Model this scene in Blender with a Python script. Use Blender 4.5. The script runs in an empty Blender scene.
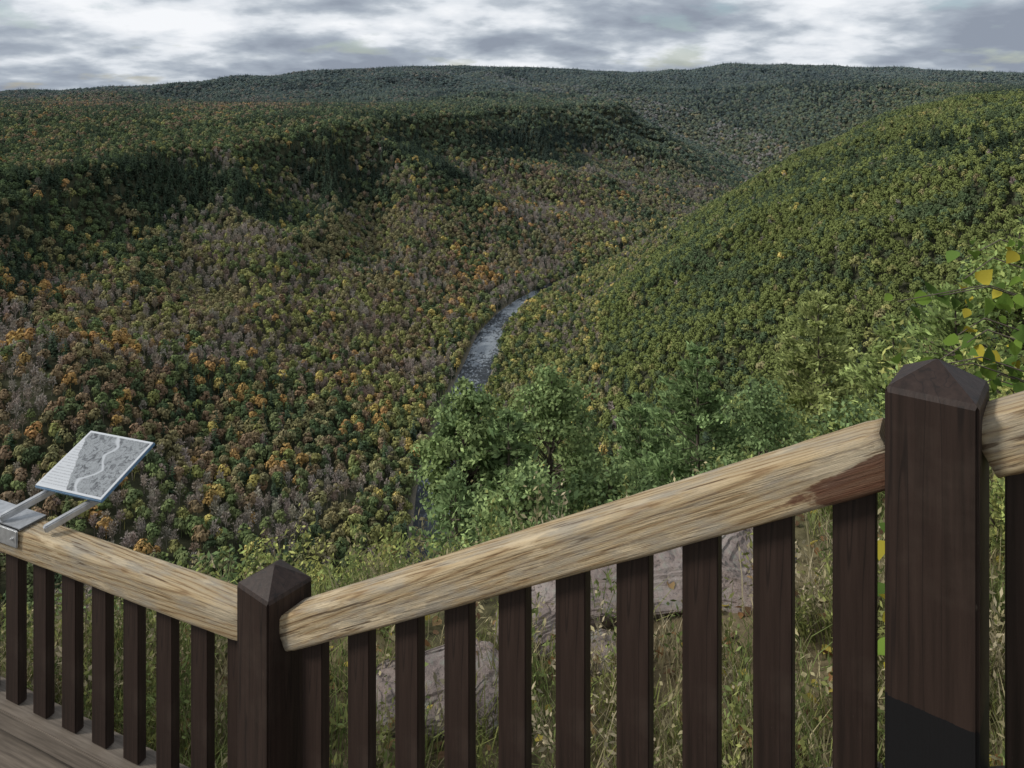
import bpy, bmesh, math, numpy as np
from mathutils import Matrix, Vector
rng=np.random.default_rng(7)
scene=bpy.context.scene
scene.view_settings.view_transform='Standard'
scene.view_settings.look='None'
scene.view_settings.exposure=0
# ------------------------------------------------------------ noise
def vnoise(x,y,seed=0):
    x=np.asarray(x,float);y=np.asarray(y,float)
    xi=np.floor(x).astype(np.int64);yi=np.floor(y).astype(np.int64)
    fx=x-xi;fy=y-yi
    fx=fx*fx*(3-2*fx);fy=fy*fy*(3-2*fy)
    def h(a,b):
        n=(a*374761393+b*668265263+seed*1442695041)&0xffffffff
        n=((n^(n>>13))*1274126177)&0xffffffff
        n=(n^(n>>16))&0xffff
        return n/65535.0*2-1
    return (h(xi,yi)*(1-fx)+h(xi+1,yi)*fx)*(1-fy)+(h(xi,yi+1)*(1-fx)+h(xi+1,yi+1)*fx)*fy
def fbm(x,y,seed=0,o=4):
    s=0;a=1;t=0
    for i in range(o):
        s=s+a*vnoise(x*2**i+17.3*i,y*2**i-9.1*i,seed+i);t+=a;a*=.5
    return s/t
def sstep(a,b,x):
    t=np.clip((x-a)/(b-a),0,1);return t*t*(3-2*t)
# ------------------------------------------------------------ creek path
CP=np.array([(-3500,60),(-2500,100),(-900,190),(-400,220),(-170,270),(-70,335),(-44,415),(-46,500),(-42,600),(-30,720),(-16,830),(30,960),(150,1160),(290,1400),(450,1660),(620,1950),(710,2230),(650,2600),(350,3000),(0,3400),(-500,3900)],float)
def catmull(P,n=9):
    out=[]
    for i in range(len(P)-1):
        p0=P[max(i-1,0)];p1=P[i];p2=P[i+1];p3=P[min(i+2,len(P)-1)]
        for k in range(n):
            t=k/n
            out.append(.5*((2*p1)+(-p0+p2)*t+(2*p0-5*p1+4*p2-p3)*t*t+(-p0+3*p1-3*p2+p3)*t**3))
    out.append(P[-1]);return np.array(out)
PATH=catmull(CP)
def creek(x,y):
    best=np.full(x.shape,1e12);side=np.zeros(x.shape)
    for a,b in zip(PATH[:-1],PATH[1:]):
        d=b-a;L=d@d
        t=np.clip(((x-a[0])*d[0]+(y-a[1])*d[1])/L,0,1)
        ex=x-(a[0]+t*d[0]);ey=y-(a[1]+t*d[1])
        q=ex*ex+ey*ey
        m=q<best
        best=np.where(m,q,best)
        side=np.where(m,np.sign(d[0]*ey-d[1]*ex),side)
    return np.sqrt(best),side
def edge(x): return np.clip(4.8+.12*x,3.4,5.6)
def rimdist(x,y):
    return np.hypot(np.maximum(0,y-edge(x)),np.maximum(0,np.abs(x)-9)*np.where(x>0,.3,.6))
def height(x,y,full=False):
    x=np.asarray(x,float);y=np.asarray(y,float)
    D,side=creek(x,y)
    wgt=sstep(60,250,D)
    gl=1-np.abs(fbm(x/230,y/230,3,3))*2
    gl2=1-np.abs(fbm(x/120+y/420,y/300-x/400,8,2))*2
    D2=D+wgt*(60*fbm(x/420,y/420,11,3)+50*(gl-.5)+44*(gl2-.5)+14*fbm(x/80,y/80,14,2))
    R=np.interp(y,[400,1000,1300,1900,3000],[-98,-76,-52,-36,-28])
    wf=np.interp(D2,[0,11,17,45,150,300,390,425,470,900],[-.012,-.012,.015,.05,.23,.58,.84,.97,1,1.03])
    zW=-250+(R+250)*wf
    D3=D+wgt*(22*fbm(x/260,y/260,23,3)+26*(gl-.5)+14*(gl2-.5))+70*sstep(900,1150,y)*sstep(10,40,D)
    zE=np.interp(D3,[0,11,17,85,150,330,450,530,650,900],[-252,-252,-247,-242,-202,-98,-38,-11,-2,0])
    z=np.where(side>0,zW,zE)
    f=sstep(2150,3200,y)*.9
    z=z*(1-f)+(-25)*f
    A=np.interp(x,[-9000,-4000,-2782,-2200,-1695,-989,-608,-282,315,700,913,1130,1565,2108,2782,4000,8000],[-10,-15,-15,-8,10,108,138,138,116,98,112,150,136,118,70,30,0])+30
    H=A*sstep(2300,4200,y)*(1-.75*sstep(4300,6500,y))
    z=z+H+58*fbm(x/560,y/560,41,4)*sstep(1700,2600,y)*(1-.6*sstep(3700,4200,y))+5*fbm(x/90,y/90,51,3)*sstep(60,200,D)
    r=rimdist(x,y)
    zg=-3.06+.13*np.clip(x,-5,5)+.07*fbm(x/.8,y/.8,5,3)
    zc=zg-1.0*r*(r/(r+.7))*(1-.25*sstep(4,25,x))+1.2*fbm(x/9,y/9,77,3)*sstep(3,14,r)
    m=np.maximum(z,zc);k=1.5
    z2=m+k*np.log(np.exp((z-m)/k)+np.exp((zc-m)/k))
    if full: return z2,D,side
    return z2
# ------------------------------------------------------------ materials
def newmat(name):
    m=bpy.data.materials.new(name);m.use_nodes=True
    nt=m.node_tree;b=nt.nodes['Principled BSDF'];return m,nt,b
def N(nt,t,**k):
    n=nt.nodes.new(t)
    for a,v in k.items(): setattr(n,a,v)
    return n
def ramp(nt,fac,stops):
    r=N(nt,'ShaderNodeValToRGB');e=r.color_ramp.elements
    while len(e)<len(stops): e.new(.5)
    for i,(p,c) in enumerate(stops):
        e[i].position=p;e[i].color=(*c,1)
    nt.links.new(fac,r.inputs[0]);return r.outputs[0]
def mix(nt,a,b,f,blend='MIX'):
    m=N(nt,'ShaderNodeMix',data_type='RGBA',blend_type=blend)
    for s,v in ((0,f),(6,a),(7,b)):
        if hasattr(v,'is_linked'): nt.links.new(v,m.inputs[s])
        else: m.inputs[s].default_value=v if s==0 else (*v,1)
    return m.outputs[2]
def mapped(nt,scale,coord='Object',rot=(0,0,0)):
    tc=N(nt,'ShaderNodeTexCoord');mp=N(nt,'ShaderNodeMapping')
    mp.inputs['Scale'].default_value=scale;mp.inputs['Rotation'].default_value=rot
    nt.links.new(tc.outputs[coord],mp.inputs[0]);return mp.outputs[0]
def noise(nt,vec,scale,detail=4,rough=.55,dist=0):
    n=N(nt,'ShaderNodeTexNoise');n.inputs['Scale'].default_value=scale;n.inputs['Detail'].default_value=detail
    n.inputs['Roughness'].default_value=rough;n.inputs['Distortion'].default_value=dist
    nt.links.new(vec,n.inputs['Vector']);return n.outputs['Fac']
def bump(nt,b,h,strength,dist):
    n=N(nt,'ShaderNodeBump');n.inputs['Strength'].default_value=strength;n.inputs['Distance'].default_value=dist
    nt.links.new(h,n.inputs['Height']);nt.links.new(n.outputs[0],b.inputs['Normal'])
def foliage_mat(name,atype,attr,trans=.25,var=.5):
    m=bpy.data.materials.new(name);m.use_nodes=True;nt=m.node_tree;nt.nodes.clear()
    out=N(nt,'ShaderNodeOutputMaterial');at=N(nt,'ShaderNodeAttribute',attribute_type=atype,attribute_name=attr)
    geo=N(nt,'ShaderNodeNewGeometry')
    mr=N(nt,'ShaderNodeMapRange');mr.inputs[3].default_value=1-var;mr.inputs[4].default_value=1+var
    nt.links.new(geo.outputs['Random Per Island'],mr.inputs[0])
    vm=N(nt,'ShaderNodeVectorMath',operation='SCALE');nt.links.new(at.outputs['Color'],vm.inputs[0]);nt.links.new(mr.outputs[0],vm.inputs['Scale'])
    d=N(nt,'ShaderNodeBsdfDiffuse');nt.links.new(vm.outputs[0],d.inputs[0])
    if trans>0:
        t=N(nt,'ShaderNodeBsdfTranslucent');mx=N(nt,'ShaderNodeMixShader')
        nt.links.new(vm.outputs[0],t.inputs[0]);mx.inputs[0].default_value=trans
        nt.links.new(d.outputs[0],mx.inputs[1]);nt.links.new(t.outputs[0],mx.inputs[2]);nt.links.new(mx.outputs[0],out.inputs[0])
    else: nt.links.new(d.outputs[0],out.inputs[0])
    return m
M_far=foliage_mat('forest_foliage','INSTANCER','tcol',0,.28)
M_leaf=foliage_mat('leaf_foliage','GEOMETRY','Col',.3,.35)
def bark():
    m,nt,b=newmat('bark');v=mapped(nt,(6,6,1.5))
    n=noise(nt,v,3,5,.65);nt.links.new(ramp(nt,n,[(.3,(.05,.038,.028)),(.7,(.16,.13,.1))]),b.inputs['Base Color'])
    b.inputs['Roughness'].default_value=.9;bump(nt,b,n,.6,.02);return m
M_bark=bark()
def terrain_mat():
    m,nt,b=newmat('ground_soil');at=N(nt,'ShaderNodeAttribute',attribute_name='Col')
    v=mapped(nt,(1,1,1));n1=noise(nt,v,2.2,8,.65);n2=noise(nt,v,14,5,.6)
    k=ramp(nt,n1,[(.3,(.5,.5,.5)),(.7,(1.4,1.35,1.25))])
    c=mix(nt,at.outputs['Color'],k,1.,'MULTIPLY');k2=ramp(nt,n2,[(.35,(.65,.65,.62)),(.65,(1.3,1.3,1.3))])
    c=mix(nt,c,k2,1.,'MULTIPLY');nt.links.new(c,b.inputs['Base Color'])
    b.inputs['Roughness'].default_value=.95;b.inputs['Specular IOR Level'].default_value=.15
    bump(nt,b,n2,.5,.03);return m
def wood_rail():
    m,nt,b=newmat('weathered_wood')
    v=mapped(nt,(.55,9,9))
    w=N(nt,'ShaderNodeTexWave',wave_type='BANDS',bands_direction='DIAGONAL');w.inputs['Scale'].default_value=3.2
    w.inputs['Distortion'].default_value=5.5;w.inputs['Detail'].default_value=4;w.inputs['Detail Scale'].default_value=.7;w.inputs['Detail Roughness'].default_value=.6
    nt.links.new(v,w.inputs['Vector'])
    fine=noise(nt,mapped(nt,(1.6,75,75)),2.2,6,.72)
    blot=noise(nt,mapped(nt,(2.2,9,9)),1.7,6,.65)
    c1=ramp(nt,w.outputs['Color'],[(.0,(.29,.20,.11)),(.14,(.42,.315,.185)),(.5,(.47,.365,.22)),(1,(.51,.41,.265))])
    c2=ramp(nt,fine,[(.36,(.36,.30,.25)),(.45,(.88,.86,.84)),(.8,(1.12,1.1,1.06))])
    c=mix(nt,c1,c2,1.,'MULTIPLY')
    c=mix(nt,c,(.33,.305,.255),ramp(nt,blot,[(.46,(0,0,0)),(.62,(.7,.7,.7))]))
    gr=noise(nt,mapped(nt,(1.4,7,7)),2.3,5,.65)
    c=mix(nt,c,(.66,.54,.36),ramp(nt,gr,[(.55,(0,0,0)),(.62,(.55,.55,.55))]))
    spl=noise(nt,mapped(nt,(3,44,44)),1.3,3,.5)
    c=mix(nt,c,(.09,.055,.03),ramp(nt,spl,[(.65,(0,0,0)),(.70,(.8,.8,.8))]))
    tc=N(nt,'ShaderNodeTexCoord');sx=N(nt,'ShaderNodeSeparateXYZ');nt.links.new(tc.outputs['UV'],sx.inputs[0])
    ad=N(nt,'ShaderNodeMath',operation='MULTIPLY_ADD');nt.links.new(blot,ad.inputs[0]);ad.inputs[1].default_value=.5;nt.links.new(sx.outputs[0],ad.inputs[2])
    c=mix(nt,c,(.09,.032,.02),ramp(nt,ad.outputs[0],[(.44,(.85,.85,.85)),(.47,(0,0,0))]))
    nt.links.new(c,b.inputs['Base Color']);b.inputs['Roughness'].default_value=.8;b.inputs['Specular IOR Level'].default_value=.2
    ht=N(nt,'ShaderNodeMath',operation='MULTIPLY_ADD');nt.links.new(fine,ht.inputs[0]);ht.inputs[1].default_value=1.5;nt.links.new(gr,ht.inputs[2])
    bump(nt,b,ht.outputs[0],.8,.005);return m
def brown_paint(name,black=None):
    m,nt,b=newmat(name)
    g=noise(nt,mapped(nt,(28,28,1.1)),1.6,6,.65);p=noise(nt,mapped(nt,(1,1,1)),4.5,5,.6)
    c=ramp(nt,g,[(.3,(.015,.009,.0065)),(.5,(.028,.0165,.0125)),(.75,(.042,.026,.020))])
    c=mix(nt,c,(.09,.068,.053),ramp(nt,p,[(.58,(0,0,0)),(.8,(.3,.3,.3))]))
    cr=noise(nt,mapped(nt,(14,14,.5)),1.5,2,.4)
    crk=ramp(nt,cr,[(.485,(0,0,0)),(.497,(1,1,1)),(.503,(1,1,1)),(.515,(0,0,0))])
    c=mix(nt,c,(.006,.004,.0035),mix(nt,(0,0,0),crk,.6))
    sc=noise(nt,mapped(nt,(22,22,5)),3,4,.6)
    c=mix(nt,c,(.16,.13,.10),ramp(nt,sc,[(.72,(0,0,0)),(.75,(.7,.7,.7))]))
    if black is not None:
        geo=N(nt,'ShaderNodeNewGeometry');s=N(nt,'ShaderNodeSeparateXYZ');nt.links.new(geo.outputs['Position'],s.inputs[0])
        a=N(nt,'ShaderNodeMath',operation='MULTIPLY_ADD');nt.links.new(g,a.inputs[0]);a.inputs[1].default_value=.012;nt.links.new(s.outputs[2],a.inputs[2])
        l=N(nt,'ShaderNodeMath',operation='LESS_THAN');nt.links.new(a.outputs[0],l.inputs[0]);l.inputs[1].default_value=black
        c=mix(nt,c,(.006,.006,.007),l.outputs[0])
    nt.links.new(c,b.inputs['Base Color']);b.inputs['Roughness'].default_value=.55;b.inputs['Specular IOR Level'].default_value=.3
    bump(nt,b,g,.35,.004);return m
def deckwood():
    m,nt,b=newmat('deck_wood');g=noise(nt,mapped(nt,(1.5,30,30)),2,6,.65)
    nt.links.new(ramp(nt,g,[(.3,(.07,.055,.042)),(.7,(.2,.165,.13))]),b.inputs['Base Color']);b.inputs['Roughness'].default_value=.85
    bump(nt,b,g,.4,.003);return m
def rockmat():
    m,nt,b=newmat('lichen_rock');v=mapped(nt,(1,1,1));n1=noise(nt,v,3.5,9,.7);n2=noise(nt,v,16,6,.7)
    c=ramp(nt,n1,[(.3,(.12,.10,.09)),(.5,(.24,.19,.17)),(.7,(.33,.29,.265))])
    c=mix(nt,c,(.25,.27,.22),ramp(nt,n2,[(.52,(0,0,0)),(.64,(.6,.6,.6))]))
    c=mix(nt,c,(.04,.036,.03),ramp(nt,n2,[(.36,(.8,.8,.8)),(.44,(0,0,0))]))
    nt.links.new(c,b.inputs['Base Color']);b.inputs['Roughness'].default_value=.9;bump(nt,b,n2,.9,.03);return m
def water():
    m,nt,b=newmat('creek_water');v=mapped(nt,(1,.5,1));n1=noise(nt,v,.4,6,.75);n2=noise(nt,v,.03,3,.5)
    a=N(nt,'ShaderNodeMath',operation='MULTIPLY_ADD');nt.links.new(n2,a.inputs[0]);a.inputs[1].default_value=.8;nt.links.new(n1,a.inputs[2])
    nt.links.new(ramp(nt,a.outputs[0],[(.82,(.025,.03,.035)),(.97,(.06,.07,.08)),(1.0,(.25,.28,.31))]),b.inputs['Base Color'])
    b.inputs['Roughness'].default_value=.5;b.inputs['Specular IOR Level'].default_value=.2;bump(nt,b,n1,.8,1.2);return m
def metal():
    m,nt,b=newmat('aluminium');n=noise(nt,mapped(nt,(8,8,8)),4,4,.6)
    nt.links.new(ramp(nt,n,[(.3,(.36,.37,.38)),(.7,(.55,.56,.57))]),b.inputs['Base Color'])
    b.inputs['Metallic'].default_value=.6;b.inputs['Roughness'].default_value=.42;return m
M_rail=wood_rail();M_paint=brown_paint('brown_paint');M_paintb=brown_paint('brown_paint_black_foot',-1.325)
M_deck=deckwood();M_rock=rockmat();M_metal=metal()
# ------------------------------------------------------------ mesh helpers
def link(o,parent=None):
    scene.collection.objects.link(o)
    if parent: o.parent=parent
    return o
def empty(name):
    e=bpy.data.objects.new(name,None);return link(e)
def raw_mesh(name,V,F,mats,mi=None,col=None,smooth=False):
    me=bpy.data.meshes.new(name)
    V=np.asarray(V,np.float32)
    nf=len(F);F=np.asarray(F,np.int32);k=F.shape[1]
    me.vertices.add(len(V));me.vertices.foreach_set('co',V.ravel())
    me.loops.add(nf*k);me.loops.foreach_set('vertex_index',F.ravel())
    me.polygons.add(nf);me.polygons.foreach_set('loop_start',np.arange(0,nf*k,k,dtype=np.int32))
    if smooth: me.polygons.foreach_set('use_smooth',np.ones(nf,bool))
    for m in mats: me.materials.append(m)
    if mi is not None: me.polygons.foreach_set('material_index',np.asarray(mi,np.int32))
    me.update(calc_edges=True)
    if col is not None:
        a=me.color_attributes.new('Col','FLOAT_COLOR','POINT')
        c=np.ones((len(V),4),np.float32);c[:,:3]=col;a.data.foreach_set('color',c.ravel())
    me.validate();return me
def unit(v): return v/np.maximum(np.linalg.norm(v,axis=-1,keepdims=True),1e-9)
def rdir(n,r=rng):
    return unit(r.normal(size=(n,3)))
def diamonds(c,a,nrm,L,W):
    b=unit(np.cross(a,nrm));L=np.reshape(L,(-1,1));W=np.reshape(W,(-1,1))
    V=np.stack([c-a*L/2,c+b*W/2,c+a*L/2,c-b*W/2],1)
    return V.reshape(-1,3)
def quadidx(n,off=0): return (np.arange(n*4).reshape(n,4)+off)
def tube(pts,rad,seg=6):
    pts=np.asarray(pts,float);V=[];F=[]
    n=len(pts)
    for i,p in enumerate(pts):
        d=unit(pts[min(i+1,n-1)]-pts[max(i-1,0)])
        u=np.cross(d,[.3,.9,.1]);u=unit(u);w=np.cross(d,u)
        for k in range(seg):
            a=2*math.pi*k/seg;V.append(p+rad[i]*(math.cos(a)*u+math.sin(a)*w))
    for i in range(n-1):
        for k in range(seg):
            F.append((i*seg+k,i*seg+(k+1)%seg,(i+1)*seg+(k+1)%seg,(i+1)*seg+k))
    return np.array(V),np.array(F)
class Builder:
    def __init__(s): s.V=[];s.F=[];s.M=[];s.C=[];s.n=0
    def add(s,V,F,m,col=(.1,.1,.1)):
        V=np.asarray(V);F=np.asarray(F)
        s.V.append(V);s.F.append(F+s.n);s.M.append(np.full(len(F),m));
        c=np.zeros((len(V),3));c[:]=col;s.C.append(c);s.n+=len(V)
    def leaves(s,c,a,nrm,L,W,col,m=1):
        V=diamonds(c,a,nrm,L,W);col=np.asarray(col)
        if col.ndim==2: col=np.repeat(col,4,0)
        s.add(V,quadidx(len(c)),m,col)
    def mesh(s,name,mats): 
        return raw_mesh(name,np.concatenate(s.V),np.concatenate(s.F),mats,np.concatenate(s.M),np.concatenate(s.C))
# ------------------------------------------------------------ terrain
def axis(a,lo,hi,n):
    u=np.linspace(math.asinh(lo/a),math.asinh(hi/a),n);return a*np.sinh(u)
xs=axis(9,-9500,9500,640);ys=axis(9,-260,15000,620)
X,Y=np.meshgrid(xs,ys)
Z,Dc,Sd=height(X,Y,True)
nx,ny=len(xs),len(ys)
V=np.stack([X,Y,Z],-1).reshape(-1,3)
ii=np.arange(nx*ny).reshape(ny,nx)
F=np.stack([ii[:-1,:-1],ii[:-1,1:],ii[1:,1:],ii[1:,:-1]],-1).reshape(-1,4)
rr=np.hypot(X,Y)
col=np.zeros(X.shape+(3,));col[:]=(.06,.065,.04)
g=(np.clip(1-sstep(14,19,Dc),0,1)*(Y<930))[...,None];col=col*(1-g)+np.array((.2,.18,.15))*g
g=(1-sstep(10,25,rr))[...,None];nn=(.5+.5*fbm(X/1.1,Y/1.1,9,3))[...,None]
near=np.array((.085,.09,.04))*(1-nn)+np.array((.19,.145,.10))*nn
col=col*(1-g)+near*g
g=sstep(2000,5000,rr)[...,None];col=col*(1-g)+np.array((.19,.245,.30))*g  # far ground fades to pale blue: distance haze put into its colour
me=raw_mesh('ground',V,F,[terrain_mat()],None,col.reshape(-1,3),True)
link(bpy.data.objects.new('ground',me))
def gridz(x,y):
    return Z[np.clip(np.searchsorted(ys,y),0,ny-1),np.clip(np.searchsorted(xs,x),0,nx-1)]
# creek
P=PATH[(PATH[:,1]<1150)&(PATH[:,0]>-1200)]
T=unit(np.gradient(P,axis=0));Nn=np.stack([-T[:,1],T[:,0]],1)
cols=np.linspace(-14.2,14.2,7)
V=np.concatenate([np.concatenate([P+Nn*c,np.full((len(P),1),-249.4)],1) for c in cols])
n=len(P);F=[(j*n+i,j*n+i+1,(j+1)*n+i+1,(j+1)*n+i) for j in range(6) for i in range(n-1)]
link(bpy.data.objects.new('creek_water',raw_mesh('creek_water',V,F,[water()],smooth=True)))
# ------------------------------------------------------------ tree prototypes
def proto_broad(seed):
    r=np.random.default_rng(seed);B=Builder()
    v,f=tube([(0,0,-.1),(0,0,.3),(.02,0,.6)],[.025,.02,.008],4);B.add(v,f,0)
    nl=7;c=rdir(nl,r)*np.array([.2,.2,.17])+np.array([0,0,.56]);c[0]=(0,0,.72)
    for k in range(nl):
        m=26;d=rdir(m,r);d[:,2]=np.where(d[:,2]<-.3,-d[:,2],d[:,2])
        R=r.uniform(.15,.24);p=c[k]+d*R*r.uniform(.85,1.08,(m,1))
        a=unit(np.cross(d,rdir(m,r)))
        B.leaves(p,a,unit(d+.4*rdir(m,r)),r.uniform(.10,.17,m),r.uniform(.08,.13,m),(.1,.1,.1),0)
    return B.mesh('t',[M_far])
def proto_conifer(seed,wid):
    r=np.random.default_rng(seed);B=Builder()
    v,f=tube([(0,0,-.1),(0,0,.5),(0,0,1)],[.02,.014,.002],4);B.add(v,f,0)
    for k in range(12):
        z=.12+.86*k/12;R=wid*(1-z)**.8*r.uniform(.8,1.15)+.012;m=max(5,int(11*(1-z)+4))
        th=r.uniform(0,6.28,m);d=np.stack([np.cos(th),np.sin(th),r.uniform(-.35,-.05,m)],1)
        RR=R*r.uniform(.7,1.15,(m,1));p=np.array([0,0,z])+d*RR*.55
        B.leaves(p,unit(d),unit(np.array([0,0,1.])+.5*rdir(m,r)),(RR*1.0).ravel(),(RR*.6).ravel()+.01,(.1,.1,.1),0)
    return B.mesh('t',[M_far])
def proto_bare(seed):
    r=np.random.default_rng(seed);B=Builder()
    v,f=tube([(0,0,-.1),(.01,0,.4),(-.01,.01,.85)],[.018,.012,.003],3);B.add(v,f,0)
    for k in range(34):
        z=r.uniform(.25,.75);th=r.uniform(0,6.28);d=unit(np.array([math.cos(th),math.sin(th),r.uniform(.6,1.8)]))
        L=r.uniform(.2,.42)*(1.15-z)
        p0=np.array([0,0,z]);p=p0+d*L/2
        B.leaves(p[None],d[None],rdir(1,r),[L],[.017],(.1,.1,.1),0)
        q=p0+d*L*r.uniform(.5,1.,(4,1));dd=unit(d+.8*rdir(4,r))
        B.leaves(q+dd*.05,dd,rdir(4,r),[.12]*4,[.035]*4,(.1,.1,.1),0)
    return B.mesh('t',[M_far])
def proto_coll(name,items):
    c=bpy.data.collections.new(name)
    for nm,me in items:
        me.name=nm;c.objects.link(bpy.data.objects.new(nm,me))
    return c
C_trees=proto_coll('forest_tree_kinds',[('a_broadleaf_tree',proto_broad(1)),('b_broadleaf_tree',proto_broad(2)),('c_broadleaf_tree',proto_broad(3)),
  ('d_conifer_tree',proto_conifer(4,.2)),('e_conifer_tree',proto_conifer(5,.26)),('f_leafless_tree',proto_bare(6)),('g_leafless_tree',proto_bare(8))])
def scatter(name,pos,rot,scl,idx,col,coll):
    n=len(pos);me=bpy.data.meshes.new(name);me.vertices.add(n);me.vertices.foreach_set('co',np.asarray(pos,np.float32).ravel())
    def at(nm,ty,key,d):
        a=me.attributes.new(nm,ty,'POINT');a.data.foreach_set(key,np.ascontiguousarray(d).ravel())
    at('trot','FLOAT_VECTOR','vector',np.asarray(rot,np.float32));at('tscl','FLOAT_VECTOR','vector',np.asarray(scl,np.float32))
    at('tidx','INT','value',np.asarray(idx,np.int32))
    c4=np.ones((n,4),np.float32);c4[:,:3]=col;at('tcol','FLOAT_COLOR','color',c4)
    o=link(bpy.data.objects.new(name,me))
    ng=bpy.data.node_groups.new(name,'GeometryNodeTree')
    ng.interface.new_socket(name='Geometry',in_out='INPUT',socket_type='NodeSocketGeometry')
    ng.interface.new_socket(name='Geometry',in_out='OUTPUT',socket_type='NodeSocketGeometry')
    gi=ng.nodes.new('NodeGroupInput');go=ng.nodes.new('NodeGroupOutput');ip=ng.nodes.new('GeometryNodeInstanceOnPoints')
    ci=ng.nodes.new('GeometryNodeCollectionInfo');ci.inputs['Collection'].default_value=coll
    ci.inputs['Separate Children'].default_value=True;ci.inputs['Reset Children'].default_value=True
    def na(nm,ty):
        x=ng.nodes.new('GeometryNodeInputNamedAttribute');x.data_type=ty;x.inputs['Name'].default_value=nm;return x.outputs['Attribute']
    L=ng.links.new
    L(gi.outputs[0],ip.inputs['Points']);L(ci.outputs[0],ip.inputs['Instance'])
    ip.inputs['Pick Instance'].default_value=True
    L(na('tidx','INT'),ip.inputs['Instance Index'])
    e=ng.nodes.new('FunctionNodeEulerToRotation');L(na('trot','FLOAT_VECTOR'),e.inputs[0]);L(e.outputs[0],ip.inputs['Rotation'])
    L(na('tscl','FLOAT_VECTOR'),ip.inputs['Scale']);L(ip.outputs[0],go.inputs[0])
    md=o.modifiers.new('scatter','NODES');md.node_group=ng;return o
# distant forest points
pts=[]
bands=[(60,700,6.2),(700,1200,6.7),(1200,2000,8.2),(2000,3000,11),(3000,4500,15)]
for y0,y1,s in bands:
    yy=np.arange(y0,y1,s*.9)
    for yv in yy:
        lo,hi=-.80*yv-30,.82*yv+30
        xv=np.arange(lo,hi,s);xv=xv+rng.uniform(-.5,.5,len(xv))*s
        pts.append(np.stack([xv,yv+rng.uniform(-.5,.5,len(xv))*s,np.full(len(xv),s)],1))
pts=np.concatenate(pts);px,py,ps=pts.T
pz,pD,pS=height(px,py,True)
keep=(pD>np.interp(py,[700,850,1100],[16,13,4]))
# leave out trees on ground well below any line of sight from the overlook
clr=np.full(len(px),1e9)
for t in np.linspace(.04,.97,48):
    clr=np.minimum(clr,(pz+20)*t-gridz(px*t,py*t))
keep&=clr>-22
px,py,pz,pD,pS,ps=[a[keep] for a in (px,py,pz,pD,pS,ps)]
n=len(px);print('trees',n,'of',len(keep))
PAL=dict(con=(.058,.084,.052),dgr=(.092,.124,.062),grn=(.150,.185,.080),ygr=(.26,.265,.10),oli=(.25,.225,.115),org=(.44,.28,.11),rus=(.27,.195,.12),yel=(.52,.42,.14),bar=(.38,.335,.285),pbr=(.30,.245,.195))
names=list(PAL);PC=np.array([PAL[k] for k in names])
def pick(w):
    w=np.stack([np.broadcast_to(np.asarray(w.get(k,0.),float),(n,)) for k in names],1)
    w=w/w.sum(1,keepdims=True);cs=np.cumsum(w,1);u=rng.random((n,1))
    return np.minimum((u>cs).sum(1),len(names)-1)
n1=fbm(px/130,py/130,61,3);n2=fbm(px/60,py/60,71,3);n3=fbm(px/300,py/300,81,3);n4=fbm(px/45,py/45,75,2)
e=lambda v,k=4:np.exp(k*v)
relh=np.clip((pz+250)/180,0,1.2)
up=sstep(.38,.80,relh)
left=pS>0
kl=pick(dict(con=.34*e(n1,6)*(.25+5.5*up),dgr=.44*e(n2,3)*(.5+1.6*up),grn=.30*e(n4,4)*(1-.5*up),ygr=.20*(1-.85*up)*e(-n1,5),oli=.36*e(-n4,4)*(1-.7*up),org=.020*e(n3+n4,5)*(1-.75*up),rus=.08*e(n3,5)*(1-.7*up),yel=.022*e(n4,5)*(1-.6*up),bar=.22*e(-n2,7)*(1-.88*up),pbr=.18*e(-n1,5)*(1-.78*up)))
kr=pick(dict(con=.06*e(n1,5),dgr=.26*e(n2,4),grn=.76,ygr=.03*e(-n2,3),oli=.02,yel=.0015,bar=.006))
kf=pick(dict(con=.22*e(n1,3),dgr=.46,grn=.34*e(-n3,1),ygr=.08,oli=.12,rus=.03*e(n3,4)*np.where(px<-300,5,.3),org=.006*e(n3,4)*np.where(px<-300,5,.1)))
kb=pick(dict(dgr=.14,grn=.30,ygr=.34*e(n2,2),yel=.06,bar=.20*e(-n2,4),oli=.18,org=.01,con=.10))
k=np.where(left,kl,kr)
plate=(py>1900)|((relh>.93)&left)
k=np.where(plate,kf,k)
k=np.where((pD<np.where(left,45,115))&(rng.random(n)<.85),kb,k)
colr=PC[k]*rng.uniform(.84,1.18,(n,1))*(1+rng.uniform(-.05,.05,(n,3)))
isg=((k==names.index('grn'))&~left)[:,None]
colr=np.where(isg,PC[names.index('grn')]*np.array((1.12,1.08,.85))*(1+.28*n1[:,None])*rng.uniform(.93,1.07,(n,1)),colr)
haze_tint=sstep(500,3900,py)[:,None]
colr=colr*(1-.68*haze_tint)+np.array((.165,.215,.25))*.68*haze_tint  # aerial haze painted into the tree colours, paler and bluer with distance
isc=np.isin(k,[names.index('con')]);isb=np.isin(k,[names.index('bar'),names.index('pbr')])&(py<1900)
idx=np.where(isc,rng.integers(3,5,n),np.where(isb,rng.integers(5,7,n),rng.integers(0,3,n)))
hgt=np.where(isc,rng.uniform(13,20,n),np.where(isb,rng.uniform(11,15,n),rng.uniform(8.5,14.5,n)))
hgt=np.where(left|isc,hgt,np.clip(hgt,9,12))
wide=ps/6.2
sc=np.stack([hgt*.92*np.minimum(wide,2.1),hgt*.92*np.minimum(wide,2.1),hgt*np.minimum(wide,1.25)*1.05],1)
rot=np.stack([rng.uniform(-.08,.08,n),rng.uniform(-.08,.08,n),rng.uniform(0,6.28,n)],1)
scatter('distant_forest',np.stack([px,py,pz-.3],1),rot,sc,idx,colr,C_trees)
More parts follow.
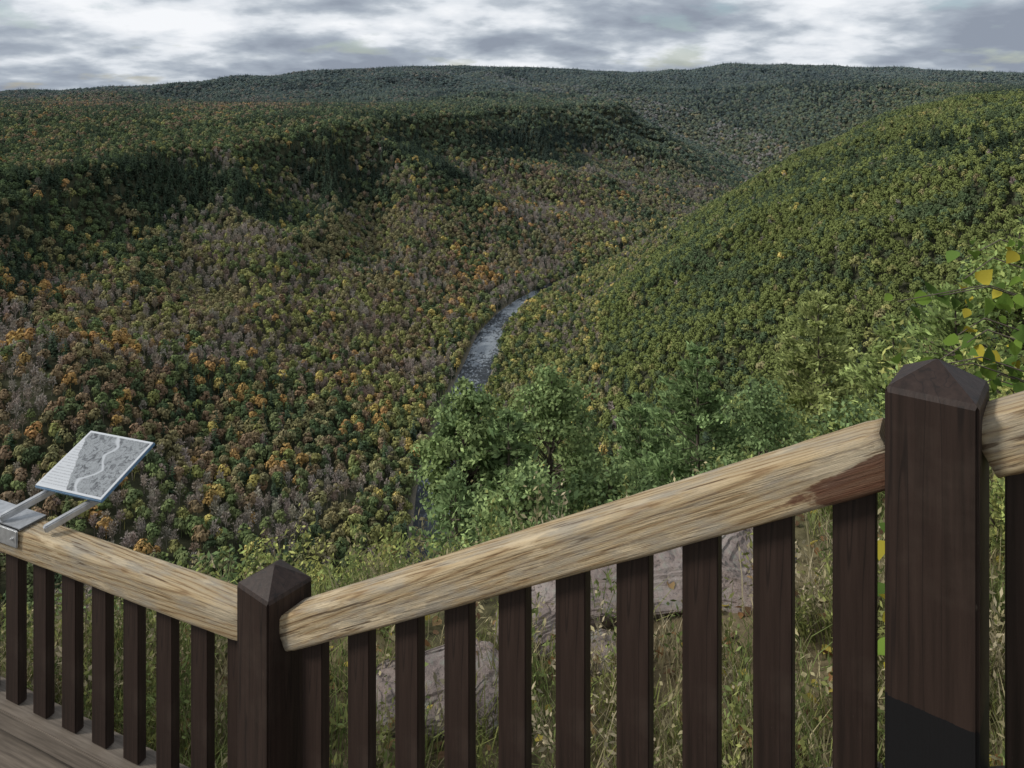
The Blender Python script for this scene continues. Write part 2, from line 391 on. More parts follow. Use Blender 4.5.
# ------------------------------------------------------------ near trees
def at_px(pxl,d): return (pxl-512)/773*d
def gz(x,y): return float(height(np.array([x]),np.array([y]))[0])
def pine_tree(name,x,y,top,width,col,seed,dens=1.,tuft=.3):
    r=np.random.default_rng(seed);B=Builder();z0=gz(x,y)-.3;H=top-z0
    tr=min(.016*H,.2)
    v,f=tube([(x,y,z0),(x+.1,y,z0+H*.5),(x,y,top-.1)],[tr,tr*.65,.01],8);B.add(v,f,0)
    ch=min(.9*H,width*1.75);z=H-ch
    while z<H-.08:
        t=(z-(H-ch))/ch;R=width/2*min(1,(1-t)*1.7)**.85*r.uniform(.75,1.1)+.1
        nb=r.integers(5,8);th0=r.uniform(0,6.28)
        for b in range(nb):
            th=th0+b*6.28/nb+r.uniform(-.4,.4);rr_=R*r.uniform(.6,1.2)
            d=np.array([math.cos(th),math.sin(th),r.uniform(.05,.45)])
            p0=np.array([x,y,z0+z]);p1=p0+d*rr_*.6;p2=p0+np.array([d[0]*rr_,d[1]*rr_,d[2]*rr_*.9])
            v,f=tube([p0,p1,p2],[.028,.018,.006],4);B.add(v,f,0)
            m=int(dens*(12+rr_*26));tt=r.uniform(.15,1.05,(m,1))**.7
            c=p0+(p2-p0)*tt+r.normal(size=(m,3))*np.array([.17,.17,.09])*(.4+rr_*.3)
            a=unit(d*.8+np.array([0,0,.35])+.75*rdir(m,r))
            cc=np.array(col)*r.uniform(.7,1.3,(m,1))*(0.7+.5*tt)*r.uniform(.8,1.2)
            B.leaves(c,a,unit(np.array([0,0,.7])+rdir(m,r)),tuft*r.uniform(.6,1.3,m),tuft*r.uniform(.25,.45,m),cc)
        z+=(.26+.03*ch)*r.uniform(.8,1.2)
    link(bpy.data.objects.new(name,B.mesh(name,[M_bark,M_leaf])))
def broad_tree(name,x,y,top,width,col,seed,nc=60,leaf=.16,per=100,col2=None,fill=.78):
    r=np.random.default_rng(seed);B=Builder();z0=gz(x,y)-.3;H=top-z0
    tr=[(x,y,z0),(x+.15,y,z0+H*.35),(x-.1,y+.1,z0+H*.7),(x,y,top-.6)]
    t0=min(.016*H,.2)
    v,f=tube(tr,[t0,t0*.8,t0*.5,.02],8);B.add(v,f,0)
    ch=min(H*fill,width*1.7);cz=top-ch/2
    for k in range(nc):
        d=rdir(1,r)[0];q=r.uniform(.35,1.)**.6
        taper=1.05-.5*max(0,d[2])
        c=np.array([x+d[0]*q*width/2*taper,y+d[1]*q*width/2*taper,cz+d[2]*q*ch/2])
        s=np.array([x,y,max(z0+H*.2,c[2]-.45*np.hypot(c[0]-x,c[1]-y)-.4)])
        mid=(s+c)/2+r.normal(size=3)*.12
        v,f=tube([s,mid,c],[.035,.02,.006],4);B.add(v,f,0)
        R=width*.12*r.uniform(.6,1.3);m=int(per*r.uniform(.7,1.3))
        dd=rdir(m,r);p=c+dd*R*np.array([1.15,1.15,.7])*r.uniform(.35,1.15,(m,1))
        base=np.array(col if (col2 is None or r.random()<.6) else col2)*r.uniform(.75,1.25)
        cc=base*r.uniform(.7,1.3,(m,1))
        B.leaves(p,unit(rdir(m,r)+np.array([0,0,-.3])),unit(dd+np.array([0,0,.8])+.5*rdir(m,r)),leaf*r.uniform(.7,1.3,m),leaf*r.uniform(.45,.75,m),cc)
    link(bpy.data.objects.new(name,B.mesh(name,[M_bark,M_leaf])))
def zpx(y,d): return -(y-95)/773*d
G1=(.27,.35,.145);G2=(.19,.265,.115);G3=(.32,.38,.125);YG=(.40,.41,.14)
def PT(px_,ty,d,wpx,col,seed,dens=1,tuft=.3): pine_tree('pine_tree',at_px(px_,d),d,zpx(ty,d),wpx/773*d,col,seed,dens,tuft)
def BT(px_,ty,d,wpx,col,seed,**k): broad_tree('broadleaf_tree',at_px(px_,d),d,zpx(ty,d),wpx/773*d,col,seed,**k)
BT(466,376,24,90,G1,101,col2=G2,nc=140,leaf=.15)
BT(552,362,27,120,G1,102,col2=(.23,.31,.13),nc=160,leaf=.16)
PT(508,408,23,105,G2,103,1.5)
PT(697,340,36,155,(.20,.28,.12),104,1.9,.34)
PT(818,286,40,150,(.30,.34,.13),105,2.,.36)
PT(640,395,42,110,G2,106,1.8,.38)
BT(762,380,33,130,G2,107,col2=G1,leaf=.19,nc=130)
BT(610,450,24,130,G1,108,col2=G2,leaf=.16,nc=130)
PT(893,318,24,120,(.27,.33,.12),109,1.8,.25)
BT(1020,215,26,190,G3,110,col2=(.24,.32,.11),nc=190,leaf=.18)
PT(955,283,20,120,(.24,.31,.11),111,1.8,.24)
BT(850,405,18,150,G2,112,col2=G3,leaf=.13,nc=120)
BT(725,450,17,130,G2,113,col2=G1,leaf=.12,nc=120)
BT(525,462,15,140,G1,114,col2=G2,leaf=.11,nc=110)
PT(455,470,20,80,G2,115,1.4,.22)
BT(930,365,14,130,G3,116,col2=G2,leaf=.11,nc=110)
# ------------------------------------------------------------ shrubs
def shrub(name,x,y,h,w,col,seed,n=1400,leaf=.05,col2=None):
    r=np.random.default_rng(seed);B=Builder();z0=gz(x,y)-.05
    ns=22
    for s in range(ns):
        th=r.uniform(0,6.28);R=w/2*r.uniform(.1,1)
        top=np.array([x+math.cos(th)*R,y+math.sin(th)*R,z0+h*r.uniform(.55,1.)])
        base=np.array([x+math.cos(th)*R*.25,y+math.sin(th)*R*.25,z0])
        mid=(base+top)/2+np.array([math.cos(th),math.sin(th),0])*R*.1+r.normal(size=3)*.03
        v,f=tube([base,mid,top],[.009,.006,.002],4);B.add(v,f,0)
        m=n//ns;t=r.uniform(.2,1.03,(m,1));c=(1-t)**2*base+2*t*(1-t)*mid+t*t*top
        c=c+r.normal(size=(m,3))*.085*(h**.5)
        bc=np.array(col if (col2 is None or r.random()<.6) else col2)
        B.leaves(c,unit(rdir(m,r)+np.array([0,0,.2])),unit(np.array([0,0,1.])+.8*rdir(m,r)),leaf*r.uniform(.7,1.5,m),leaf*r.uniform(.3,.6,m),bc*r.uniform(.6,1.4,(m,1)))
    link(bpy.data.objects.new(name,B.mesh(name,[M_bark,M_leaf])))
def SH(px_,ty,y,w,col,seed,**k):
    x=at_px(px_,y);h=max(.45,zpx(ty,y)-gz(x,y));shrub('shrub',x,y,h,w,col,seed,**k)
SH(335,543,7.0,1.5,YG,201,col2=G3,n=4200)
SH(395,558,6.6,1.3,YG,202,col2=G3,n=3600)
SH(262,562,8.5,2.0,G3,203,col2=YG,n=4200,leaf=.07)
SH(450,585,6.2,1.0,G3,204,col2=G2,n=2000)
SH(550,525,8.2,1.6,G1,205,col2=G2,n=2400,leaf=.06)
SH(640,515,8.5,1.7,G2,214,col2=G1,n=2600,leaf=.06)
SH(140,610,6.5,1.6,G2,206,col2=G3,n=2400,leaf=.06)
SH(40,625,6.2,1.6,G2,207,col2=G1,n=2400,leaf=.06)
SH(205,640,5.2,1.1,G3,208,col2=G2,n=1800)
SH(860,450,8.5,2.2,G2,209,col2=G3,n=3800,leaf=.07)
SH(1000,350,7.5,2.2,G3,210,col2=YG,n=4600,leaf=.08)
SH(930,430,7.0,1.6,G2,211,col2=YG,n=3000,leaf=.06)
SH(780,475,8.5,1.8,G2,212,col2=G1,n=3200,leaf=.06)
SH(1020,520,4.6,1.0,G3,213,col2=YG,n=1600)
# leafy vines by the upper post
TPL=np.array([(0,0,0),(.28,.12,.03),(.46,.38,.05),(.34,.68,.02),(0,1.05,-.06),(-.34,.68,.02),(-.46,.38,.05),(-.28,.12,.03)])
def vine(name,stems,seed,cols,size=.085,step=.07):
    r=np.random.default_rng(seed);B=Builder();LV=[];LC=[]
    for st in stems:
        st=np.array(st,float);v,f=tube(st,np.linspace(.006,.002,len(st)),5);B.add(v,f,0)
        for a,b in zip(st[:-1],st[1:]):
            L=np.linalg.norm(b-a);m=max(1,int(L/step))
            for k in range(m):
                p=a+(b-a)*(k+r.random())/m+r.normal(size=3)*.03
                z=unit(np.array([-.2,-.5,.7])+.5*r.normal(size=3));y_=unit(np.cross(z,r.normal(size=3)));y_=unit(y_+np.array([0,0,-.5]));x_=unit(np.cross(y_,z))
                s=size*r.uniform(.5,1.2)
                T_=TPL.copy();T_[:,2]+=r.uniform(.2,.6)*np.abs(T_[:,0])-r.uniform(0,.25)*T_[:,1]**2
                LV.append(p+s*(T_[:,:1]*x_+T_[:,1:2]*y_+T_[:,2:]*np.cross(x_,y_)))
                LC.append(np.array(cols[r.integers(len(cols))])*r.uniform(.75,1.25))
    for v_,c_ in zip(LV,LC):
        B.add(v_,np.array([(0,1,2,3),(0,3,4,5),(0,5,6,7)]),1,c_)
    link(bpy.data.objects.new(name,B.mesh(name,[M_bark,M_leaf])))
LG=(.16,.25,.045);LY=(.42,.36,.05);LD=(.09,.15,.035);LO=(.4,.2,.04)
rv=np.random.default_rng(55);st=[]
for k in range(11):
    zt=-.62-.07*k;yy_=2.9+.5*rv.random();xe=(.58+.06*rv.random())*yy_
    st.append([(2.5+.2*rv.random(),yy_+.2,-3),(2.35,yy_+.1,zt-.7),(xe+.35,yy_,zt-.12),(xe,yy_,zt),(xe-.1-.3*rv.random(),yy_,zt-.03-.12*rv.random())])
vine('leafy_vine',st,301,[LG,LG,LG,LD,LD,LD,LY],.065,.05)
vine('leafy_vine',[[(1.6,3.0,-2.8),(1.5,2.9,-2.2),(1.42,2.85,-1.6)],[(1.7,3.1,-2.8),(1.45,3.0,-2.0),(1.5,2.9,-1.5)],[(2.0,2.9,-2.7),(1.85,2.8,-2.0),(1.9,2.8,-1.5)]],302,[LG,LY,LY,LD,LO],.08,.065)
# ------------------------------------------------------------ railing geometry
A0=np.array([.955,1.735]);B0=np.array([-.86,2.8]);dv=unit(B0-A0);dp=unit(np.array([-.792,.611]))
C0=np.array([-3.6,4.04])
rail=empty('wooden_railing')
def box_me(name,sx,sy,sz,mat,bev=.004):
    bm=bmesh.new();bmesh.ops.create_cube(bm,size=1);bmesh.ops.scale(bm,vec=(sx,sy,sz),verts=bm.verts)
    if bev: bmesh.ops.bevel(bm,geom=bm.edges[:],offset=bev,segments=2,affect='EDGES')
    me=bpy.data.meshes.new(name);bm.to_mesh(me);bm.free();me.materials.append(mat);return me
def place(name,me,mat4,parent):
    o=link(bpy.data.objects.new(name,me),parent);o.matrix_world=mat4;return o
def frame(origin,xa,up=(0,0,1)):
    x=Vector(xa).normalized();z=Vector(up);y=z.cross(x).normalized();z=x.cross(y)
    return Matrix(((x.x,y.x,z.x,origin[0]),(x.y,y.y,z.y,origin[1]),(x.z,y.z,z.z,origin[2]),(0,0,0,1)))
def post(name,xy,ztop,zbot,size,mat,dirv):
    bm=bmesh.new();h=size/2;cap=.055
    zs=[(zbot-ztop,h),(-cap-.012,h),(-cap,h-.006),(-.004,.008)]
    rings=[]
    for z,r_ in zs:
        rings.append([bm.verts.new((sx*r_,sy*r_,z)) for sx,sy in((-1,-1),(1,-1),(1,1),(-1,1))])
    top=bm.verts.new((0,0,0))
    for a,b in zip(rings[:-1],rings[1:]):
        for k in range(4): bm.faces.new((a[k],a[(k+1)%4],b[(k+1)%4],b[k]))
    for k in range(4): bm.faces.new((rings[-1][k],rings[-1][(k+1)%4],top))
    bm.faces.new(rings[0][::-1])
    ed=[e for e in bm.edges if abs(e.verts[0].co.z-e.verts[1].co.z)>.3]
    bmesh.ops.bevel(bm,geom=ed,offset=.007,segments=2,affect='EDGES')
    me=bpy.data.meshes.new(name);bm.to_mesh(me);bm.free();me.materials.append(mat)
    return place(name,me,frame((xy[0],xy[1],ztop),(dirv[0],dirv[1],0)),rail)
def timber_rail(name,p0,p1,rad,seed,uoff=0.):
    p0=Vector(p0);p1=Vector(p1);L=(p1-p0).length;n=110;seg=48
    V=[];F=[]
    for i in range(n+1):
        s=L*i/n
        for k in range(seg):
            a=2*math.pi*(k+.5)/seg;c,s_=math.cos(a),math.sin(a)
            q=(abs(c)**11+abs(s_)**11)**(-1/11)*.95
            q=min(q,1.235+.03*float(vnoise(s*5,seed+.2*k,seed+9)))
            w=1+.018*float(vnoise(s*3+seed*7,k*.5,seed))+.012*float(vnoise(s*16,k*1.9,seed+3))
            e=1 if .01<i/n<.99 else .965
            V.append((s,rad*q*c*w*e,rad*q*s_*w*e))
    for i in range(n):
        for k in range(seg):
            F.append((i*seg+k,i*seg+(k+1)%seg,(i+1)*seg+(k+1)%seg,(i+1)*seg+k))
    me=bpy.data.meshes.new(name)
    F=F+[tuple(range(seg))[::-1],tuple(range(n*seg,(n+1)*seg))]
    me.from_pydata(V,[],F);me.polygons.foreach_set('use_smooth',[True]*(len(F)-2)+[False]*2)
    uv=me.uv_layers.new(name='UVMap')
    for lp in me.loops:
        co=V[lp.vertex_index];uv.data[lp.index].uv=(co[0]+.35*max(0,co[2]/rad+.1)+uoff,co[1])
    me.materials.append(M_rail);me.update()
    return place(name,me,frame(p0,(p1-p0)),rail)
SL=.559
def zr(s): return -.825-SL*(s-.1025)
def P3(s,z): return (A0[0]+dv[0]*s,A0[1]+dv[1]*s,z)
post('post_1',A0,-.592,-3.4,.182,M_paintb,dp)
post('post_2',B0,-1.70,-3.9,.19,M_paint,dp)
Ls=float(np.linalg.norm(B0-A0))
RR_=.064
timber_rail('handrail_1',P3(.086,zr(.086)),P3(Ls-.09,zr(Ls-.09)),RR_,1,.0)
def zr2(s): return -.756+.55*(-s-.091)
timber_rail('handrail_2',P3(-.086,zr2(-.086)),P3(-2.0,zr2(-2.)),RR_,2,1)
post('post_3',A0-dv*2.1,.5,-2.5,.19,M_paint,dp)
dl=unit(C0-B0)
zl=-1.925
timber_rail('handrail_3',(B0[0]+dl[0]*.09,B0[1]+dl[1]*.09,zl),(C0[0],C0[1],zl),RR_,3,1)
post('post_4',C0+dl*.1,-1.70,-4.5,.19,M_paint,dl)
def baluster(i,xy,zt,zb,d2,slope=0,w=.086):
    h=zt-zb;t=.04
    me=box_me('baluster',w,t,h,M_paint,.003)
    for v in me.vertices: v.co.z+=slope*v.co.x
    place('baluster_%d'%i,me,frame((xy[0],xy[1],(zt+zb)/2),(d2[0],d2[1],0)),rail)
i=1
for x_ in [855,774,702,635,573,515,460,410,362,316]:
    q=(x_-512)/773;ss=float((A0[0]-q*A0[1])/(q*dv[1]-dv[0]));p=A0+dv*ss
    baluster(i,p,zr(ss)-.045,zr(ss)-.75,dv,-SL,.094);i+=1
for k in range(10):
    ss=-.175-.187*k;p=A0+dv*ss;baluster(i,p,zr2(ss)-.045,zr2(ss)-.75,dv,-.55,.094);i+=1
for k in range(14):
    ss=.165+.183*k;p=B0+dl*ss
    if ss<np.linalg.norm(C0-B0)-.05: baluster(i,p,zl-.045,zl-.73,dl);i+=1
def beam(name,p0,p1,w,h,mat,parent):
    p0=Vector(p0);p1=Vector(p1);L=(p1-p0).length
    return place(name,box_me(name,L,w,h,mat,.005),frame((p0+p1)/2,p1-p0),parent)
beam('bottom_rail_1',P3(.098,zr(.098)-.795),P3(Ls-.098,zr(Ls-.098)-.795),.10,.085,M_deck,rail)
beam('bottom_rail_2',P3(-.098,zr2(-.098)-.795),P3(-2,zr2(-2)-.795),.10,.085,M_deck,rail)
beam('bottom_rail_3',(B0[0]+dl[0]*.12,B0[1]+dl[1]*.12,zl-.775),(C0[0],C0[1],zl-.775),.13,.085,M_deck,rail)
# deck landing and stairs
nl_=np.array([dl[1],-dl[0]]);nl_=nl_ if nl_[1]<0 else -nl_
deck=empty('wooden_deck')
for k in range(11):
    o=.015+.142*k
    a=B0+dl*.05+nl_*(o+.065);b=C0+dl*.1+nl_*(o+.065)
    beam('deck_board_%d'%(k+1),(a[0],a[1],-2.815),(b[0],b[1],-2.815),.135,.038,M_deck,deck)
for k in range(4):
    a=B0+dl*(.3+.8*k);b=a+nl_*1.6
    beam('joist_%d'%(k+1),(a[0],a[1],-2.92),(b[0],b[1],-2.92),.05,.16,M_deck,deck)
stairs=empty('wooden_stairs')
ns_=np.array([dv[1],-dv[0]]);ns_=ns_ if ns_[1]<0 else -ns_
for k in range(7):
    s=.15+.28*k;z=-1.74-.156*k
    a=A0+dv*s+ns_*.08;b=a+ns_*1.15
    beam('tread_%d'%(k+1),(a[0],a[1],z),(b[0],b[1],z),.29,.04,M_deck,stairs)
for j,o in enumerate((.1,1.2)):
    a=A0+ns_*o;b=A0+dv*2.0+ns_*o
    beam('stringer_%d'%(j+1),(a[0],a[1],-1.80),(b[0],b[1],-1.80-1.11),.045,.2,M_deck,stairs)
# ------------------------------------------------------------ information sign
sign=empty('information_sign')
dr=unit(np.array([.943,-.334])); out=np.array([.334,.943])
def panelmat():
    m,nt,b=newmat('printed_panel')
    tc=N(nt,'ShaderNodeTexCoord');sp=N(nt,'ShaderNodeSeparateXYZ');nt.links.new(tc.outputs['Generated'],sp.inputs[0])
    def m_(op,a,bv,c_=None):
        q=N(nt,'ShaderNodeMath',operation=op)
        nt.links.new(a,q.inputs[0])
        if isinstance(bv,(int,float)): q.inputs[1].default_value=bv
        else: nt.links.new(bv,q.inputs[1])
        if c_ is not None:
            if isinstance(c_,(int,float)): q.inputs[2].default_value=c_
            else: nt.links.new(c_,q.inputs[2])
        return q.outputs[0]
    n=noise(nt,mapped(nt,(3,2.2,1),'Generated'),4.5,10,.72,.8)
    pic=ramp(nt,n,[(.36,(.04,.044,.05)),(.46,(.13,.14,.15)),(.52,(.28,.30,.31)),(.60,(.15,.16,.17)),(.7,(.32,.335,.35))])
    wob=noise(nt,mapped(nt,(1.2,2.2,1),'Generated'),1.3,2,.4)
    ln=m_('ABSOLUTE',m_('SUBTRACT',m_('MULTIPLY_ADD',wob,.9,.14),sp.outputs[0]),0)
    pic=mix(nt,(.42,.44,.46),pic,ramp(nt,ln,[(.015,(0,0,0)),(.04,(1,1,1))]))
    w=N(nt,'ShaderNodeTexWave',wave_type='BANDS',bands_direction='Y');w.inputs['Scale'].default_value=7;w.inputs['Distortion'].default_value=0
    nt.links.new(tc.outputs['Generated'],w.inputs['Vector'])
    nn=noise(nt,mapped(nt,(60,14,1),'Generated'),1,2,.5)
    txt=ramp(nt,m_('MULTIPLY',w.outputs['Fac'],nn),[(.36,(.48,.50,.52)),(.46,(.34,.35,.37))])
    q=m_('ADD',sp.outputs[0],m_('MULTIPLY',sp.outputs[1],.5))
    c=mix(nt,txt,pic,m_('GREATER_THAN',m_('MULTIPLY_ADD',n,.12,q),.52))
    c=mix(nt,c,(.52,.54,.56),m_('LESS_THAN',m_('MINIMUM',sp.outputs[0],sp.outputs[1]),.03))
    c=mix(nt,c,(.52,.54,.56),m_('GREATER_THAN',m_('MAXIMUM',sp.outputs[0],sp.outputs[1]),.97))
    nt.links.new(c,b.inputs['Base Color']);b.inputs['Roughness'].default_value=.35;return m
M_blue,ntb,bb=newmat('blue_edge');nb_=noise(ntb,mapped(ntb,(9,9,9)),3);ntb.links.new(ramp(ntb,nb_,[(.3,(.08,.16,.26)),(.7,(.12,.22,.34))]),bb.inputs['Base Color'])
p00=np.array([-2.13,3.45,-1.75]);e1=np.array([dr[0],dr[1],0])*.39;e2=np.array([out[0]*.30,out[1]*.30,.125])
ctr=p00+e1/2+e2/2;nz=np.cross(unit(e1),unit(e2))
def fr3(o,x,y):
    x=unit(np.array(x));y=unit(np.array(y));z=np.cross(x,y)
    return Matrix(((x[0],y[0],z[0],o[0]),(x[1],y[1],z[1],o[1]),(x[2],y[2],z[2],o[2]),(0,0,0,1)))
w_,h_=.39,float(np.linalg.norm(e2))
place('panel_frame',box_me('f',w_,h_,.014,M_blue,.003),fr3(ctr,e1,e2),sign)
place('panel_face',box_me('p',w_-.008,h_-.008,.004,panelmat(),0),fr3(ctr+nz*.0085,e1,e2),sign)
sh=np.array([-.1,0.03,0])
o3=np.array([out[0],out[1],0]);mz=zl+RR_+.006
for j,t in enumerate((.14,.80)):
    a=p00+sh+e1*t-o3*.12;a[2]=mz+.02
    b=p00+e1*t+o3*.06;b[2]=-1.775
    beam('arm_%d'%(j+1),a,b,.03,.03,M_metal,sign)
    c=p00+e1*t+e2*.85-nz*.025;bb_=p00+e1*t+e2*.05-nz*.025
    beam('support_%d'%(j+1),bb_,c,.03,.025,M_metal,sign)
def on_rail(s,zz_,o=0): 
    q=B0+dl*s+nl_*o;return (q[0],q[1],zz_)
s0=1.33;s1=1.68
beam('mount_plate',on_rail(s0,mz),on_rail(s1,mz),.13,.01,M_metal,sign)
beam('mount_flange',on_rail(s0,mz-.035,RR_+.006),on_rail(s1,mz-.035,RR_+.006),.008,.075,M_metal,sign)
for j,s in enumerate((s0+.03,s1-.03)):
    a=on_rail(s,mz-.035,RR_+.008);b=on_rail(s,mz-.035,RR_+.02);beam('bolt_%d'%(j+1),a,b,.014,.014,M_metal,sign)
# ------------------------------------------------------------ rocks
def rock(name,x,y,sx,sy,sz,seed,rz=0):
    bm=bmesh.new();bmesh.ops.create_icosphere(bm,subdivisions=6,radius=1)
    z0=gz(x,y)
    for v in bm.verts:
        c=v.co;q=np.array(c);q=np.sign(q)*np.abs(q)**.6
        n_=float(fbm(c.x*1.6+seed,c.y*1.6+c.z*.6,seed,5));st=round(4*float(vnoise(c.x*2.2+9,seed+c.y*2.2,seed)))/4
        q=q*(1+.32*n_);q[2]*=1+.5*st
        v.co=Vector((q[0]*sx,q[1]*sy,q[2]*sz))
    me=bpy.data.meshes.new(name);bm.to_mesh(me);bm.free();me.materials.append(M_rock)
    o=link(bpy.data.objects.new(name,me));o.location=(x,y,z0+sz*.1);o.rotation_euler=(0.1,-.05,rz)
rocks=[(.80,4.75,.66,.38,.10,1,.1),(-.38,4.0,.34,.25,.09,2,.3),(1.45,4.7,.4,.26,.09,3,1),(.15,4.4,.25,.2,.07,4,.5),(-.1,3.85,.14,.11,.07,5,.9),(.45,4.15,.16,.12,.06,6,.2)]
for k,(x,y,sx,sy,sz,sd,rz) in enumerate(rocks): rock('rock',x,y,sx,sy,sz,sd*5,rz)
# ------------------------------------------------------------ grass and fallen leaves
M_gr=foliage_mat('grass_blades','INSTANCER','tcol',.3,.45)
def tuft(seed,nb,h,sp):
    r=np.random.default_rng(seed);V=[];F=[]
    for k in range(nb):
        p=np.array([*r.normal(size=2)*sp,0]);th=r.uniform(0,6.28);d=np.array([math.cos(th),math.sin(th),0]);w=np.cross(d,[0,0,1])*r.uniform(.002,.0045)
        H=h*r.uniform(.5,1.1);b=H*r.uniform(.2,.8);n0=len(V)
        V+= [p-w,p+w,p+d*b*.3+np.array([0,0,H*.6])+w*.8,p+d*b*.3+np.array([0,0,H*.6])-w*.8,p+d*b+np.array([0,0,H])+w*.15,p+d*b+np.array([0,0,H])-w*.15]
        F+=[(n0,n0+1,n0+2,n0+3),(n0+3,n0+2,n0+4,n0+5)]
    return raw_mesh('tuft',V,F,[M_gr])
def weed(seed):
    r=np.random.default_rng(seed);B=Builder()
    for s in range(3):
        top=np.array([*r.normal(size=2)*.1,r.uniform(.25,.45)]);v,f=tube([(0,0,0),top*.5,top],[.003,.002,.001],3);B.add(v,f,0)
        m=26;t=r.uniform(.2,1,(m,1));c=top*t+r.normal(size=(m,3))*.03
        B.leaves(c,unit(rdir(m,r)+[0,0,.3]),rdir(m,r),r.uniform(.02,.05,m),r.uniform(.01,.02,m),(.1,.1,.1),0)
    return B.mesh('w',[M_gr])
C_gr=proto_coll('grass_kinds',[('a_tuft',tuft(1,22,.13,.05)),('b_tuft',tuft(2,26,.19,.06)),('c_tuft',tuft(3,16,.28,.04)),('d_weed',weed(4)),('e_weed',weed(5))])
n=17000
gx=rng.uniform(-4.5,7,n);gy=rng.uniform(1.2,8,n)
def outside(gx,gy):
    o1=((gx-A0[0])*(-ns_[0])+(gy-A0[1])*(-ns_[1]))>.12
    o2=((gx-B0[0])*(-nl_[0])+(gy-B0[1])*(-nl_[1]))>.12
    return np.where(gx>B0[0],o1,o2)
ok=outside(gx,gy)&(rimdist(gx,gy)<1.6)
for (x,y,sx,sy,sz,sd,rz) in rocks: ok&=(((gx-x)/sx)**2+((gy-y)/sy)**2)>1.0
dn=fbm(gx/1.3,gy/1.3,91,3);ok&=(rng.random(n)<np.clip(.52+1.3*dn,.06,1))
gx,gy,dn=gx[ok],gy[ok],dn[ok];n=len(gx);gz_=height(gx,gy)
u=rng.random(n)+.5*fbm(gx/.9,gy/.9,95,2)
GC=np.array([(.18,.22,.08),(.24,.255,.09),(.35,.31,.18),(.45,.39,.26)])
ci=np.where(u<.32,0,np.where(u<.58,1,np.where(u<.88,2,3)))
gi=np.where(rng.random(n)<.22,rng.integers(3,5,n),rng.integers(0,3,n))
s=rng.uniform(.6,1.25,n)
scatter('grass',np.stack([gx,gy,gz_-.01],1),np.stack([rng.uniform(-.15,.15,n),rng.uniform(-.15,.15,n),rng.uniform(0,6.28,n)],1),np.stack([s,s,s],1),gi,GC[ci]*rng.uniform(.7,1.3,(n,1)),C_gr)
def fl(seed):
    r=np.random.default_rng(seed);v=TPL.copy();v[:,1]-=.5;v[:,2]+=.25*np.abs(v[:,0])+.1*r.normal(size=8)*.5
    F=[(0,1,2,3),(0,3,4,5),(0,5,6,7)];return raw_mesh('l',v,F,[M_gr])
C_fl=proto_coll('leaf_kinds',[('a_leaf',fl(1)),('b_leaf',fl(2))])
n=4200;gx=rng.uniform(-4,6,n);gy=rng.uniform(1.5,6.5,n);ok=outside(gx,gy);gx,gy=gx[ok],gy[ok];n=len(gx);gz_=height(gx,gy)
LC=np.array([(.3,.2,.1),(.24,.13,.06),(.42,.34,.08),(.16,.1,.06)])
s=rng.uniform(.03,.07,n)
scatter('fallen_leaves',np.stack([gx,gy,gz_+rng.uniform(.01,.09,n)],1),np.stack([rng.uniform(-.6,.6,n),rng.uniform(-.6,.6,n),rng.uniform(0,6.28,n)],1),np.stack([s,s,s],1),rng.integers(0,2,n),LC[rng.integers(0,4,n)]*rng.uniform(.7,1.2,(n,1)),C_fl)
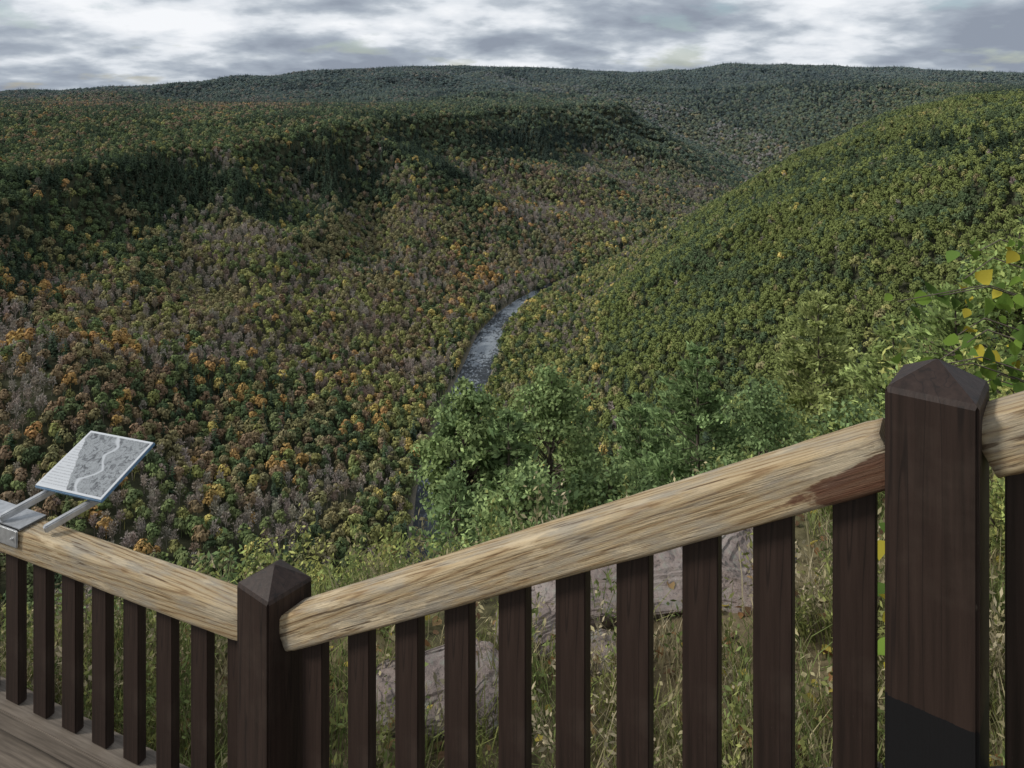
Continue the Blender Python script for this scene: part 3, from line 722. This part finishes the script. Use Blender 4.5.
# ------------------------------------------------------------ world, sun
sd=unit(np.array([-.78,-.10,.58]))
el=math.asin(sd[2]);az=math.atan2(sd[0],sd[1])
w=bpy.data.worlds.new('World');scene.world=w;w.use_nodes=True;nt=w.node_tree;nt.nodes.clear()
out_=N(nt,'ShaderNodeOutputWorld');sky=N(nt,'ShaderNodeTexSky',sky_type='NISHITA');sky.sun_disc=False;sky.sun_elevation=el;sky.sun_rotation=az
bg1=N(nt,'ShaderNodeBackground');bg1.inputs[1].default_value=.1;nt.links.new(sky.outputs[0],bg1.inputs[0])
tc=N(nt,'ShaderNodeTexCoord');sp=N(nt,'ShaderNodeSeparateXYZ');nt.links.new(tc.outputs['Generated'],sp.inputs[0])
def mth(op,a,b):
    q=N(nt,'ShaderNodeMath',operation=op)
    for k_,v in enumerate((a,b)):
        if isinstance(v,(int,float)): q.inputs[k_].default_value=v
        else: nt.links.new(v,q.inputs[k_])
    return q.outputs[0]
zz=mth('ADD',mth('MAXIMUM',sp.outputs[2],0.),.24)
cb=N(nt,'ShaderNodeCombineXYZ');nt.links.new(mth('DIVIDE',sp.outputs[0],zz),cb.inputs[0]);nt.links.new(mth('DIVIDE',sp.outputs[1],zz),cb.inputs[1])
n1_=noise(nt,cb.outputs[0],1.3,10,.5,.1)
n2_=noise(nt,cb.outputs[0],6,8,.55,.15)
f=mth('ADD',mth('MULTIPLY',n1_,.82),mth('MULTIPLY',n2_,.18))
cc=ramp(nt,f,[(.40,(.28,.32,.39)),(.46,(.38,.43,.50)),(.50,(.52,.57,.63)),(.54,(.74,.78,.83)),(.60,(.92,.94,.97))])
bg2=N(nt,'ShaderNodeBackground');bg2.inputs[1].default_value=1.;nt.links.new(cc,bg2.inputs[0])
n3_=noise(nt,cb.outputs[0],2.2,6,.55,.1)
mk=ramp(nt,n3_,[(.33,(.35,.35,.35)),(.42,(1,1,1))])
ms=N(nt,'ShaderNodeMixShader');nt.links.new(mk,ms.inputs[0]);nt.links.new(bg1.outputs[0],ms.inputs[1]);nt.links.new(bg2.outputs[0],ms.inputs[2]);nt.links.new(ms.outputs[0],out_.inputs[0])
sun=bpy.data.lights.new('sun','SUN');sun.energy=2.8;sun.angle=math.radians(12);sun.color=(1,.95,.87)
so=link(bpy.data.objects.new('sun',sun));so.rotation_euler=Vector(-sd).to_track_quat('-Z','Y').to_euler()
# ------------------------------------------------------------ camera
cam=bpy.data.cameras.new('camera');cam.sensor_width=36;cam.lens=773/1024*36;cam.shift_y=-289/1024;cam.clip_start=.05;cam.clip_end=40000
co=link(bpy.data.objects.new('camera',cam));co.location=(0,0,0);co.rotation_euler=(math.radians(90),0,0);scene.camera=co
